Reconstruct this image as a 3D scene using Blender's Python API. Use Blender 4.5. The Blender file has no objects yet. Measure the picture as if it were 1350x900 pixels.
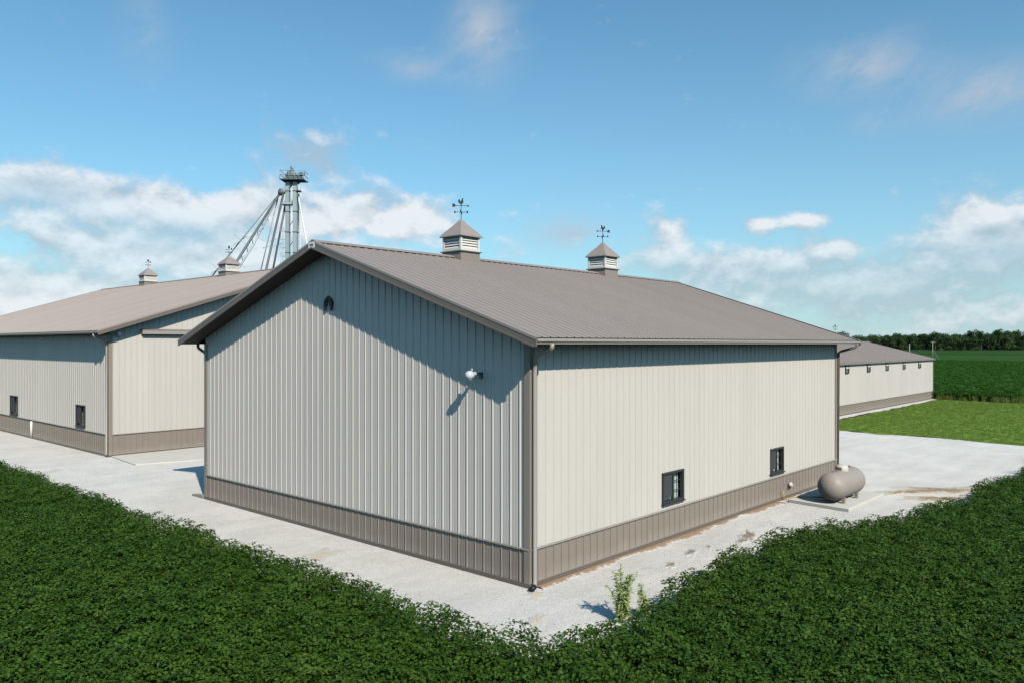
import bpy, bmesh, math, random
import numpy as np
from mathutils import Vector, Matrix
R = math.radians
random.seed(7)
rng = np.random.default_rng(7)
scene = bpy.context.scene
col = scene.collection

# ------------------------------------------------------------------ camera
CAM = Vector((-10.6717, -9.2559, 4.3891)); YAW = 0.7369; F = 1034.78; Y0 = 453.27
cam_d = bpy.data.cameras.new('camera'); cam = bpy.data.objects.new('camera', cam_d); col.objects.link(cam)
cam.location = CAM; cam.rotation_euler = (R(90), 0, YAW - R(90))
cam_d.sensor_width = 36; cam_d.lens = 36 * F / 1350; cam_d.shift_y = (Y0 - 450) / 1350
cam_d.clip_start = .1; cam_d.clip_end = 6000
scene.camera = cam
def ray(u, v):
    fw = Vector((math.cos(YAW), math.sin(YAW), 0)); rt = Vector((math.sin(YAW), -math.cos(YAW), 0))
    return fw + rt * ((u - 675) / F) + Vector((0, 0, 1)) * ((Y0 - v) / F)
def at(u, v, d): return CAM + ray(u, v) * d                      # a sight line followed to a true distance

# ------------------------------------------------------------------ light
SUN = Vector((.310, .726, -.613)).normalized()                     # the way the light travels
sd = bpy.data.lights.new('sun', 'SUN'); sd.energy = 5.0; sd.angle = R(.53); sd.color = (1, .935, .83)
so = bpy.data.objects.new('sun', sd); col.objects.link(so)
so.rotation_euler = SUN.to_track_quat('-Z', 'Y').to_euler(); so.location = (0, 0, 60)
scene.view_settings.view_transform = 'Standard'; scene.view_settings.look = 'None'
scene.view_settings.exposure = 0; scene.view_settings.gamma = 1; scene.view_settings.use_curve_mapping = False
scene.render.engine = 'CYCLES'
scene.cycles.use_denoising = True
scene.cycles.max_bounces = 6; scene.cycles.diffuse_bounces = 0; scene.cycles.glossy_bounces = 2; scene.cycles.transmission_bounces = 2; scene.cycles.transparent_max_bounces = 6
scene.cycles.caustics_reflective = False; scene.cycles.caustics_refractive = False

# ------------------------------------------------------------------ node helpers
class NT:
    def __init__(s, tree): s.t = tree; s.N = tree.nodes; s.L = tree.links
    def new(s, typ, **kw):
        n = s.N.new(typ)
        for k, v in kw.items(): setattr(n, k, v)
        return n
    def put(s, sock, v):
        if hasattr(v, 'is_output'): s.L.new(v, sock)
        else:
            if isinstance(v, tuple) and len(v) == 3 and sock.type == 'RGBA': v = (*v, 1)
            sock.default_value = v
    def m(s, op, a, b=None, c=None, clamp=False):
        n = s.new('ShaderNodeMath', operation=op); n.use_clamp = clamp
        for i, v in enumerate((a, b, c)):
            if v is not None: s.put(n.inputs[i], v)
        return n.outputs[0]
    def sstep(s, v, a, b):
        n = s.new('ShaderNodeMapRange', interpolation_type='SMOOTHSTEP')
        s.put(n.inputs[0], v); n.inputs[1].default_value = a; n.inputs[2].default_value = b
        return n.outputs[0]
    def mix(s, f, a, b, mode='MIX'):
        n = s.new('ShaderNodeMix', data_type='RGBA', blend_type=mode)
        s.put(n.inputs[0], f); s.put(n.inputs[6], a); s.put(n.inputs[7], b)
        return n.outputs[2]
    def noise(s, vec, scale, detail=4, rough=.55, dist=0):
        n = s.new('ShaderNodeTexNoise')
        if vec is not None: s.L.new(vec, n.inputs['Vector'])
        n.inputs['Scale'].default_value = scale; n.inputs['Detail'].default_value = detail
        n.inputs['Roughness'].default_value = rough; n.inputs['Distortion'].default_value = dist
        return n.outputs[0]
    def xyz(s, x, y, z):
        n = s.new('ShaderNodeCombineXYZ')
        for i, v in enumerate((x, y, z)): s.put(n.inputs[i], v)
        return n.outputs[0]

# ------------------------------------------------------------------ sky
world = bpy.data.worlds.new('World'); scene.world = world; world.use_nodes = True
w = NT(world.node_tree); w.N.clear()
out = w.new('ShaderNodeOutputWorld')
sky = w.new('ShaderNodeTexSky', sky_type='NISHITA'); sky.sun_disc = False
sky.sun_elevation = math.asin(-SUN.z); sky.sun_rotation = math.atan2(-SUN.x, -SUN.y)
sky.altitude = 200; sky.air_density = 1.0; sky.dust_density = .4; sky.ozone_density = 2.2
bg = w.new('ShaderNodeBackground'); bg.inputs[1].default_value = .13
tc = w.new('ShaderNodeTexCoord'); sep = w.new('ShaderNodeSeparateXYZ'); w.L.new(tc.outputs['Generated'], sep.inputs[0])
az = w.m('ARCTAN2', sep.outputs[1], sep.outputs[0]); el = w.m('ARCSINE', sep.outputs[2])
def azel(u, v):
    r = ray(u, v).normalized(); return math.atan2(r.y, r.x), math.asin(r.z)
PX = 1 / F
air = w.mix(1.0, sky.outputs[0], (.54, 1.02, 1.08, 1), 'MULTIPLY')                   # the photograph's cooler white balance
veil = w.m('MULTIPLY', w.m('EXPONENT', w.m('DIVIDE', w.m('MAXIMUM', el, 0), -.19)), .80)
w.L.new(w.mix(veil, air, (3.85, 4.95, 5.5, 1)), bg.inputs[0])
dirv = w.xyz(az, el, 0)
def blob_sum(lst):                                                  # soft round patches of cloud, each fixed in direction
    tot = None
    for (u, v, su, sv, wt) in lst:
        a0, e0 = azel(u, v); sx, sy = 1 / (su * PX * 1.75), 1 / (sv * PX * 1.9)
        q = w.new('ShaderNodeVectorMath', operation='MULTIPLY_ADD'); w.L.new(dirv, q.inputs[0]); q.inputs[1].default_value = (sx, sy, 0); q.inputs[2].default_value = (-a0 * sx, -e0 * sy, 0)
        g = w.new('ShaderNodeTexGradient', gradient_type='QUADRATIC_SPHERE'); w.L.new(q.outputs[0], g.inputs[0])
        tot = w.m('MULTIPLY', g.outputs[1], wt) if tot is None else w.m('MULTIPLY_ADD', g.outputs[1], wt, tot)
    return tot
cumulus = [(30, 245, 80, 38, 1.1), (140, 262, 90, 32, 1.1), (250, 280, 95, 36, 1.1), (390, 200, 72, 42, 1.05), (435, 222, 44, 20, .6),
           (455, 285, 85, 38, 1.45), (550, 287, 60, 34, 1.45), (345, 272, 60, 28, 1.1), (110, 322, 95, 26, .95), (30, 385, 130, 36, .95), (230, 335, 90, 30, 1.0),
           (150, 395, 200, 30, .8), (330, 335, 80, 34, .9), (887, 308, 32, 24, 1.25), (872, 340, 40, 16, .8), (1063, 291, 34, 12, .95), (1000, 298, 30, 13, 1.0),
           (1103, 326, 28, 11, 1.0), (1282, 285, 55, 36, 1.1), (1335, 320, 65, 30, 1.05), (960, 352, 120, 28, .6), (1180, 360, 220, 50, .70), (1290, 400, 200, 36, .5), (980, 390, 190, 32, .55)]
grey = [(40, 262, 110, 34, 1.1), (240, 310, 120, 26, 1.2), (395, 205, 100, 48, 1.5), (30, 345, 150, 30, .9), (250, 372, 130, 30, .8), (1140, 385, 360, 66, 1.5), (880, 350, 60, 20, .7), (1330, 345, 90, 40, .8)]
wisps = [(635, 42, 50, 55, 1.2), (545, 90, 60, 18, .7), (190, 42, 30, 44, .7), (1140, 88, 75, 32, 1.2), (1300, 122, 80, 32, 1.2),
         (1160, 162, 30, 15, .8), (760, 308, 66, 24, 1.2)]
B = blob_sum(cumulus); G = blob_sum(grey); Wb = blob_sum(wisps)
nv = w.xyz(az, w.m('MULTIPLY', el, 1.5), 3.7)
nv2 = w.xyz(az, w.m('MULTIPLY_ADD', el, 1.5, .020), 3.7)
n1 = w.noise(nv, 17, 7, .58, 0); n2 = w.noise(nv2, 17, 3, .5, 0)
# away from the patches the same low broken cloud goes on all round the horizon
band = w.sstep(el, .24, .06)
B = w.m('ADD', B, w.m('MULTIPLY', band, .34))
val = w.m('ADD', B, w.m('MULTIPLY', w.m('SUBTRACT', n1, .5), 2.15))
alpha = w.m('MULTIPLY', w.sstep(val, .26, 1.02), w.m('SUBTRACT', .95, w.m('MULTIPLY', w.m('MINIMUM', G, 1), .34)))
shade = w.m('ADD', w.m('MULTIPLY', w.m('SUBTRACT', n1, n2), 2.6), w.m('MULTIPLY_ADD', w.sstep(val, .35, 1.2), .55, .42))
shade = w.m('SUBTRACT', shade, w.m('MULTIPLY', G, .62), clamp=True)
ccol = w.mix(shade, (.43, .52, .60), (.84, .875, .91))
n3 = w.noise(w.xyz(w.m('ADD', az, w.m('MULTIPLY', el, .8)), w.m('MULTIPLY', el, 1.2), 9.1), 17, 5, .6, 0)
walpha = w.m('MULTIPLY', w.m('MULTIPLY', Wb, w.sstep(n3, .22, .68)), .78, clamp=True)
b1 = w.new('ShaderNodeBackground'); w.L.new(ccol, b1.inputs[0]); b1.inputs[1].default_value = 1
b2 = w.new('ShaderNodeBackground'); b2.inputs[0].default_value = (.50, .56, .64, 1)
m1 = w.new('ShaderNodeMixShader'); w.L.new(walpha, m1.inputs[0]); w.L.new(bg.outputs[0], m1.inputs[1]); w.L.new(b2.outputs[0], m1.inputs[2])
m2 = w.new('ShaderNodeMixShader'); w.L.new(alpha, m2.inputs[0]); w.L.new(m1.outputs[0], m2.inputs[1]); w.L.new(b1.outputs[0], m2.inputs[2])
w.L.new(m2.outputs[0], out.inputs[0])

# ------------------------------------------------------------------ materials
def material(name):
    m = bpy.data.materials.new(name); m.use_nodes = True; t = NT(m.node_tree)
    return m, t, t.N['Principled BSDF']
def painted(name, c, rough=.42, dirt=.06, metal=0, spec=.4, streak=True, dust=False):
    m, t, p = material(name)
    tcn = t.new('ShaderNodeTexCoord'); mp = t.new('ShaderNodeMapping'); t.L.new(tcn.outputs['Object'], mp.inputs[0])
    mp.inputs['Scale'].default_value = (1.6, 1.6, .22 if streak else 1.6)
    n = t.noise(mp.outputs[0], 2.2, 6, .65); nb = t.noise(tcn.outputs['Object'], .35, 3, .5)
    oi = t.new('ShaderNodeObjectInfo')
    f = t.m('ADD', t.m('MULTIPLY', t.m('SUBTRACT', n, .5), dirt * 2.4), t.m('MULTIPLY', t.m('SUBTRACT', nb, .5), dirt * 1.6))
    f = t.m('ADD', t.m('ADD', f, 1), t.m('MULTIPLY', t.m('SUBTRACT', oi.outputs['Random'], .5), dirt * .8))
    cc = t.mix(1.0, (*c, 1), t.xyz(f, f, f), 'MULTIPLY')
    if dust:                                                        # gravel dust splashed up the foot of the sheets
        sp_ = t.new('ShaderNodeSeparateXYZ'); t.L.new(tcn.outputs['Object'], sp_.inputs[0])
        fz = t.m('MULTIPLY', t.sstep(t.m('ADD', sp_.outputs[2], t.m('MULTIPLY', n, .5)), .62, .22), .45)
        cc = t.mix(fz, cc, (.42, .38, .33, 1))
    t.L.new(cc, p.inputs['Base Color'])
    t.put(p.inputs['Roughness'], t.m('ADD', t.m('MULTIPLY', n, .16), rough - .08)); p.inputs['Metallic'].default_value = metal
    p.inputs['Specular IOR Level'].default_value = spec
    bp = t.new('ShaderNodeBump'); bp.inputs['Strength'].default_value = .05; bp.inputs['Distance'].default_value = .02
    t.L.new(nb, bp.inputs['Height']); t.L.new(bp.outputs[0], p.inputs['Normal'])
    return m
M = {}
M['wall'] = painted('light stone painted steel', (.560, .515, .464), .45, .05)
M['taupe'] = painted('taupe painted steel', (.262, .218, .180), .45, .05, dust=True)
M['roof'] = painted('taupe roof steel', (.30, .250, .222), .42, .07)
M['trim'] = painted('taupe trim', (.155, .130, .110), .40, .05)
M['gutter'] = painted('taupe gutter', (.33, .30, .265), .38, .06)
M['soffit'] = painted('dark taupe soffit', (.045, .037, .032), .7, .05)
M['liner'] = painted('wall liner', (.35, .33, .30), .7, .05)
M['white'] = painted('white painted metal', (.72, .71, .68), .4, .05)
M['lamp'] = painted('pale grey lamp housing', (.52, .56, .57), .45, .05)
M['louver'] = painted('cream louver vinyl', (.66, .63, .57), .5, .05)
M['bronze'] = painted('bronze window frame', (.035, .036, .034), .4, .08)
M['black'] = painted('black iron', (.012, .013, .014), .5, .05)
M['galv'] = painted('galvanised steel', (.34, .40, .405), .5, .16, .25)
M['galv_dark'] = painted('weathered galvanised steel', (.115, .14, .145), .55, .2, .2)
M['tank'] = painted('taupe tank paint', (.33, .275, .24), .52, .07, streak=False)
M['tan'] = painted('faded tan plastic', (.56, .51, .44), .5, .05)
M['yellow'] = painted('yellow gas line', (.55, .36, .05), .5, .05)
M['blind'] = painted('pale window blind', (.74, .78, .74), .8, .05)
M['pole'] = painted('grey weathered wood', (.30, .28, .25), .8, .15)
m, t, p = material('concrete'); M['concrete'] = m
tcn = t.new('ShaderNodeTexCoord'); n = t.noise(tcn.outputs['Object'], 1.4, 6, .6); nf = t.noise(tcn.outputs['Object'], 60, 3, .6)
t.L.new(t.mix(n, (.56, .53, .46, 1), (.66, .63, .56, 1)), p.inputs['Base Color']); p.inputs['Roughness'].default_value = .9
bp = t.new('ShaderNodeBump'); bp.inputs['Strength'].default_value = .25; bp.inputs['Distance'].default_value = .01; t.L.new(nf, bp.inputs['Height']); t.L.new(bp.outputs[0], p.inputs['Normal'])
m, t, p = material('window glass'); M['glass'] = m
gl = t.new('ShaderNodeBsdfGlossy'); gl.inputs['Roughness'].default_value = .015
tp = t.new('ShaderNodeBsdfTransparent'); tp.inputs[0].default_value = (.80, .87, .85, 1); mx = t.new('ShaderNodeMixShader')
mx.inputs[0].default_value = .11; t.L.new(tp.outputs[0], mx.inputs[1]); t.L.new(gl.outputs[0], mx.inputs[2]); t.L.new(mx.outputs[0], t.N['Material Output'].inputs[0])
m, t, p = material('insect screen'); M['screen'] = m
p.inputs['Base Color'].default_value = (.045, .048, .055, 1); p.inputs['Roughness'].default_value = .8

def ground_mat(name, c1, c2, fine, bump, stain=None, rough=.95, c3=None, fine_amt=.5):
    m, t, p = material(name)
    tcn = t.new('ShaderNodeTexCoord'); v = tcn.outputs['Object']
    nf = t.noise(v, fine, 6, .8); nb = t.noise(v, .55, 5, .6, .4); nm = t.noise(v, 4, 5, .65)
    c = t.mix(t.sstep(nb, .3, .7), c1, c2)
    f = t.m('ADD', t.m('MULTIPLY', t.m('SUBTRACT', nf, .5), fine_amt * 2), t.m('ADD', 1, t.m('MULTIPLY', t.m('SUBTRACT', nm, .5), .22)))
    c = t.mix(1.0, c, t.xyz(f, f, f), 'MULTIPLY')
    if stain:                                                       # wheel tracks and grading lines
        mp = t.new('ShaderNodeMapping'); t.L.new(v, mp.inputs[0]); mp.inputs['Scale'].default_value = (.16, 1.9, 1); mp.inputs['Rotation'].default_value = (0, 0, .12)
        k = t.m('ADD', .84, t.m('MULTIPLY', t.noise(mp.outputs[0], 1, 6, .65), .32)); c = t.mix(1.0, c, t.xyz(k, k, k), 'MULTIPLY')
    if stain:
        ns = t.noise(v, 1.1, 6, .62, .8)
        c = t.mix(t.m('MULTIPLY', t.sstep(ns, .60, .76), .55), c, stain)
    if name == 'mown lawn':
        mp = t.new('ShaderNodeMapping'); t.L.new(v, mp.inputs[0]); mp.inputs['Scale'].default_value = (.12, 1.1, 1)
        k = t.m('ADD', .72, t.m('MULTIPLY', t.noise(mp.outputs[0], 1, 4, .6), .56)); c = t.mix(1.0, c, t.xyz(k, k, k), 'MULTIPLY')
    if c3:
        c = t.mix(t.m('MULTIPLY', t.sstep(nm, .5, .72), .6), c, c3)
    t.L.new(c, p.inputs['Base Color']); p.inputs['Roughness'].default_value = rough; p.inputs['Specular IOR Level'].default_value = .04
    bp = t.new('ShaderNodeBump'); bp.inputs['Strength'].default_value = bump; bp.inputs['Distance'].default_value = .025
    t.L.new(t.m('ADD', nf, t.m('MULTIPLY', nm, 1.5)), bp.inputs['Height']); t.L.new(bp.outputs[0], p.inputs['Normal'])
    return m
M['gravel'] = ground_mat('white crushed gravel', (.735, .695, .635), (.645, .61, .56), 34, .7, stain=(.57, .50, .40), fine_amt=1.0)
def patch_mat(name, c1, c2, edge):
    m, t, p = material(name); tcn = t.new('ShaderNodeTexCoord'); v = tcn.outputs['Object']
    at_ = t.new('ShaderNodeAttribute'); at_.attribute_name = 'core'
    n = t.noise(v, 7, 7, .75); nf = t.noise(v, 26, 5, .8)
    f = t.sstep(t.m('ADD', at_.outputs['Fac'], t.m('MULTIPLY', t.m('SUBTRACT', n, .5), 2.6)), .28, .75)
    k = t.m('ADD', .55, t.m('MULTIPLY', nf, .9)); c = t.mix(f, edge, t.mix(nf, c1, c2)); c = t.mix(1.0, c, t.xyz(k, k, k), 'MULTIPLY')
    t.L.new(c, p.inputs['Base Color']); p.inputs['Roughness'].default_value = .95; p.inputs['Specular IOR Level'].default_value = .1
    bp = t.new('ShaderNodeBump'); bp.inputs['Strength'].default_value = .8; bp.inputs['Distance'].default_value = .03; t.L.new(n, bp.inputs['Height']); t.L.new(bp.outputs[0], p.inputs['Normal'])
    return m
EDGE = (.60, .578, .535)
M['soil'] = ground_mat('field soil', (.075, .06, .04), (.05, .042, .03), 12, .5)
M['clay'] = patch_mat('orange clay', (.44, .30, .19), (.34, .22, .14), EDGE)
M['dirt'] = patch_mat('brown clods', (.24, .18, .13), (.32, .25, .18), EDGE)
M['drygrass'] = patch_mat('dry straw and mud', (.42, .31, .19), (.25, .18, .11), (.62, .56, .47))
M['lawn'] = ground_mat('mown lawn', (.145, .235, .034), (.175, .255, .05), 14, .5, c3=(.165, .21, .055), fine_amt=.5)
M['sand'] = patch_mat('sandy stain', (.58, .47, .34), (.64, .57, .46), EDGE)
M['stone'] = ground_mat('gravel stone', (.60, .59, .565), (.46, .45, .43), 3, .2)
M['canopy'] = ground_mat('soybean canopy', (.026, .074, .012), (.036, .094, .016), 2, .8, fine_amt=.9)
M['canopy2'] = ground_mat('paler crop canopy', (.026, .066, .014), (.034, .078, .018), 2, 1.0)

def leaf_mat(name, a, b, c, trans=.3, rough=.42, spec=.45, patch=0):
    m, t, p = material(name)
    g = t.new('ShaderNodeNewGeometry'); oi = t.new('ShaderNodeObjectInfo')
    r1 = g.outputs['Random Per Island']
    cc = t.mix(r1, (*a, 1), (*b, 1)); cc = t.mix(t.m('MULTIPLY', t.sstep(oi.outputs['Random'], .55, 1.0), .5), cc, (*c, 1))
    if patch:                                                       # stronger and weaker spots in the stand
        k = t.m('ADD', 1 - patch / 2 * 1.4, t.m('MULTIPLY', t.noise(g.outputs['Position'], .45, 4, .6), patch * 1.4))
        cc = t.mix(1.0, cc, t.xyz(t.m('MULTIPLY', k, k), k, k), 'MULTIPLY')
    t.L.new(cc, p.inputs['Base Color']); p.inputs['Roughness'].default_value = rough; p.inputs['Specular IOR Level'].default_value = spec
    tr = t.new('ShaderNodeBsdfTranslucent'); t.L.new(t.mix(1.0, cc, (1.5, 1.5, .7, 1), 'MULTIPLY'), tr.inputs[0])
    mx = t.new('ShaderNodeMixShader'); mx.inputs[0].default_value = trans
    t.L.new(p.outputs[0], mx.inputs[1]); t.L.new(tr.outputs[0], mx.inputs[2]); t.L.new(mx.outputs[0], t.N['Material Output'].inputs[0])
    return m
M['soy'] = leaf_mat('soybean leaf', (.020, .052, .005), (.060, .124, .011), (.070, .128, .015), .24, .5, .2, patch=.30)
M['soyfar'] = leaf_mat('soybean leaf far', (.028, .086, .011), (.044, .118, .016), (.05, .13, .02), .2, .6, .1)
M['tree'] = leaf_mat('oak leaf', (.016, .046, .012), (.032, .078, .020), (.045, .09, .025), .2, .55, .25)
M['treelight'] = leaf_mat('paler tree leaf', (.038, .07, .02), (.06, .10, .03), (.075, .11, .035), .2, .55, .25)
M['grass'] = leaf_mat('lawn grass', (.110, .215, .030), (.16, .255, .045), (.20, .25, .06), .3, .6, .2)
M['weedgrass'] = leaf_mat('yellowing tall grass', (.12, .185, .035), (.22, .25, .07), (.09, .15, .03), .3, .6, .2)
M['weed'] = leaf_mat('pale weed leaf', (.30, .40, .13), (.46, .52, .24), (.42, .48, .22), .3, .6, .2)
m, t, p = material('bark'); M['bark'] = m
tcn = t.new('ShaderNodeTexCoord'); t.L.new(t.mix(t.noise(tcn.outputs['Object'], 3, 5), (.07, .055, .04, 1), (.15, .13, .10, 1)), p.inputs['Base Color']); p.inputs['Roughness'].default_value = .9

# ------------------------------------------------------------------ mesh helpers
def tag(o, label=None, cat=None, group=None, kind=None):
    for k, v in (('label', label), ('category', cat), ('group', group), ('kind', kind)):
        if v: o[k] = v
    return o
def empty(name, loc=(0, 0, 0), rz=0):
    o = bpy.data.objects.new(name, None); col.objects.link(o); o.location = loc; o.rotation_euler = (0, 0, rz); o.empty_display_size = .3
    return o
class MB:
    def __init__(s): s.v = []; s.f = []; s.sm = []
    def add(s, vs, fs, smooth=False):
        k = len(s.v); s.v += [tuple(x) for x in vs]; s.f += [tuple(i + k for i in f) for f in fs]; s.sm += [smooth] * len(fs); return s
    def box(s, a, b):
        x0, y0, z0 = a; x1, y1, z1 = b
        return s.add([(x0, y0, z0), (x1, y0, z0), (x1, y1, z0), (x0, y1, z0), (x0, y0, z1), (x1, y0, z1), (x1, y1, z1), (x0, y1, z1)],
                     [(3, 2, 1, 0), (4, 5, 6, 7), (0, 1, 5, 4), (1, 2, 6, 5), (2, 3, 7, 6), (3, 0, 4, 7)])
    def bar(s, a, b, wx, wz, up=(0, 0, 1)):                        # a rectangular bar between two points
        a = Vector(a); b = Vector(b); d = (b - a).normalized(); u = Vector(up)
        sx = d.cross(u)
        if sx.length < 1e-4: sx = d.cross(Vector((1, 0, 0)))
        sx.normalize(); sz = sx.cross(d)
        c = [(-1, -1), (1, -1), (1, 1), (-1, 1)]
        return s.add([a + sx * (i * wx / 2) + sz * (j * wz / 2) for i, j in c] + [b + sx * (i * wx / 2) + sz * (j * wz / 2) for i, j in c],
                     [(0, 1, 2, 3), (7, 6, 5, 4), (0, 4, 5, 1), (1, 5, 6, 2), (2, 6, 7, 3), (3, 7, 4, 0)])
    def tube(s, pts, r, n=8, caps=True):
        pts = [Vector(q) for q in pts]; rs = r if isinstance(r, (list, tuple)) else [r] * len(pts)
        rings = []
        for i, q in enumerate(pts):
            d = ((pts[min(i + 1, len(pts) - 1)] - pts[max(i - 1, 0)])).normalized()
            u = d.orthogonal().normalized() if i == 0 else (u - d * u.dot(d)).normalized()
            vv = d.cross(u)
            rings += [q + (u * math.cos(2 * math.pi * k / n) + vv * math.sin(2 * math.pi * k / n)) * rs[i] for k in range(n)]
        fs = [(i * n + k, i * n + (k + 1) % n, (i + 1) * n + (k + 1) % n, (i + 1) * n + k) for i in range(len(pts) - 1) for k in range(n)]
        if caps: fs += [tuple(range(n))[::-1], tuple((len(pts) - 1) * n + k for k in range(n))]
        return s.add(rings, fs, n > 5)
    def lathe(s, prof, n=24, m=None):                              # profile (r, z)
        vs = []
        for r, z in prof:
            for k in range(n):
                q = Vector((r * math.cos(2 * math.pi * k / n), r * math.sin(2 * math.pi * k / n), z)); vs.append(m @ q if m else q)
        fs = [(i * n + k, i * n + (k + 1) % n, (i + 1) * n + (k + 1) % n, (i + 1) * n + k) for i in range(len(prof) - 1) for k in range(n)]
        return s.add(vs, fs, True)
    def prism(s, poly, axis, a, b):                                # 2D polygon pushed along an axis from a to b
        def P(q, h): return {0: (h, q[0], q[1]), 1: (q[0], h, q[1]), 2: (q[0], q[1], h)}[axis]
        n = len(poly)
        return s.add([P(q, a) for q in poly] + [P(q, b) for q in poly],
                     [tuple(range(n))[::-1], tuple(range(n, 2 * n))] + [(k, (k + 1) % n, n + (k + 1) % n, n + k) for k in range(n)])
    def mesh(s, name):
        me = bpy.data.meshes.new(name); me.from_pydata([tuple(q) for q in s.v], [], s.f)
        if any(s.sm): me.polygons.foreach_set('use_smooth', s.sm)
        me.update(); return me
    def build(s, name, mat, parent=None, loc=None, fix=True):
        me = s.mesh(name)
        if fix:
            b = bmesh.new(); b.from_mesh(me); bmesh.ops.recalc_face_normals(b, faces=b.faces); b.to_mesh(me); b.free()
        me.materials.append(M[mat] if isinstance(mat, str) else mat)
        o = bpy.data.objects.new(name, me); col.objects.link(o)
        if parent: o.parent = parent
        if loc: o.location = loc
        return o
def copy_tree(o, parent=None):
    c = o.copy(); col.objects.link(c); c.parent = parent
    for ch in list(o.children): copy_tree(ch, c)
    return c
def sheet(name, poly, z, mat, kind='structure', jitter=0, step=1.0):
    pts = []
    for i, a in enumerate(poly):
        b = poly[(i + 1) % len(poly)]; L = math.dist(a, b); k = max(1, int(L / step)) if jitter else 1
        for j in range(k):
            f = j / k; pts.append((a[0] + (b[0] - a[0]) * f + (rng.normal() * jitter if j else 0), a[1] + (b[1] - a[1]) * f + (rng.normal() * jitter if j else 0)))
    me = bpy.data.meshes.new(name); b = bmesh.new()
    f = b.faces.new([b.verts.new((x, y, z)) for x, y in pts]); f.normal_update()
    if f.normal.z < 0: f.normal_flip()
    bmesh.ops.triangulate(b, faces=b.faces); b.to_mesh(me); b.free(); me.materials.append(M[mat])
    o = bpy.data.objects.new(name, me); col.objects.link(o); o['kind'] = kind; return o

# ------------------------------------------------------------------ the ground
sheet('ground', [(-2500, -2500), (3500, -2500), (3500, 3500), (-2500, 3500)], -.02, 'soil')
sheet('gravel_yard', [(-4.2, -4.0), (3, -4.0), (8, -5.0), (14, -6.2), (20, -6.2), (29.4, -5), (29.9, 0), (30.0, 5.5), (33.0, 7.4), (58.9, 7.6), (59.3, 8.5), (59.3, 30), (24, 62), (-4.2, 62)], .0, 'gravel', jitter=.10, step=.5)
sheet('lawn', [(28.2, -14), (29.0, -5), (29.2, -2.9), (29.8, 0.2), (29.7, 2.8), (30.2, 5.3), (33.5, 7.05), (40, 7.25), (58, 7.5), (57.6, 4), (56.9, -14)], .012, 'lawn', jitter=.12, step=.6)
SOY = [(-3.2, 45), (-3.18, 19.3), (-3.05, 16.9), (-3.16, 12.9), (-3.16, 9.1), (-3.07, 6.7), (-3.14, 4.1), (-3.04, 2.5), (-3.07, .8), (-3.1, -.65), (-3.15, -1.8), (-2.9, -2.4), (-2.75, -2.8), (-2.5, -3.05), (-2.0, -3.15), (-1.3, -3.18), (-.4, -3.0),
       (.6, -2.8), (2.1, -2.7), (3.7, -2.65), (5.3, -2.75), (6.6, -3.35), (8.0, -4.0), (9.6, -4.1), (11.4, -4.8), (13.2, -4.5), (14.4, -4.45), (16.1, -4.9), (17.9, -4.8), (22, -5.2), (27.5, -5.4), (27.5, -14), (-4, -14), (-4.0, -12), (-13, -3), (-13, 45)]
sheet('field_soil', [(x + .4, y + .4) if x > -4.1 and y > -13 else (x, y) for x, y in SOY], .012, 'soil')
FARF = [(57.4, -40), (57.8, 7.6), (58.2, 40), (60, 120), (290, 220), (326, -40)]
def canopy(name, poly, h, mat):
    m_ = MB(); m_.prism(poly, 2, 0, h); o = m_.build(name, mat); o['kind'] = 'stuff'; return o
o = canopy('soybean_field', [(61, -40), (61, 60), (300, 130), (318, -40)], .55, 'canopy'); tag(o, 'dark green soybean field stretching from the lawn to the wood', 'field')
o = canopy('crop_field', [(322, -120), (304, 135), (360, 330), (700, 300), (700, -120)], .75, 'canopy2'); tag(o, 'paler green crop field in front of the wood', 'field')
sheet('track', [(552, 70), (470, 142), (473, 146), (556, 74)], .90, 'gravel')

# ------------------------------------------------------------------ barns
PITCH = .2286
def rib_profile(minor, hs=1, fl=.012):
    b = [(0, .018 * hs), (.008, .018 * hs), (.008 + fl, 0)]
    if minor: b += [(.066, 0), (.076, .004), (.086, 0), (.1426, 0), (.1526, .004), (.1626, 0)]
    return b + [(.2206 - fl, 0), (.2206, .018 * hs)]
def profile(t0, t1, minor, extra=(), hs=1, fl=.012):
    ts = {}
    prof = rib_profile(minor, hs, fl)
    k0 = int(math.floor(t0 / PITCH)) - 1
    allp = [(k * PITCH + a, h) for k in range(k0, int(t1 / PITCH) + 2) for a, h in prof]
    def hh(t):
        for (a, ha), (b, hb) in zip(allp, allp[1:]):
            if a <= t <= b: return ha + (hb - ha) * (t - a) / max(b - a, 1e-9)
        return 0
    cuts = sorted({round(t0, 4), round(t1, 4)} | {round(a, 4) for a, h in allp if t0 < a < t1} | {round(e, 4) for e in extra if t0 < e < t1})
    return [(c, hh(c)) for c in cuts]

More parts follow.
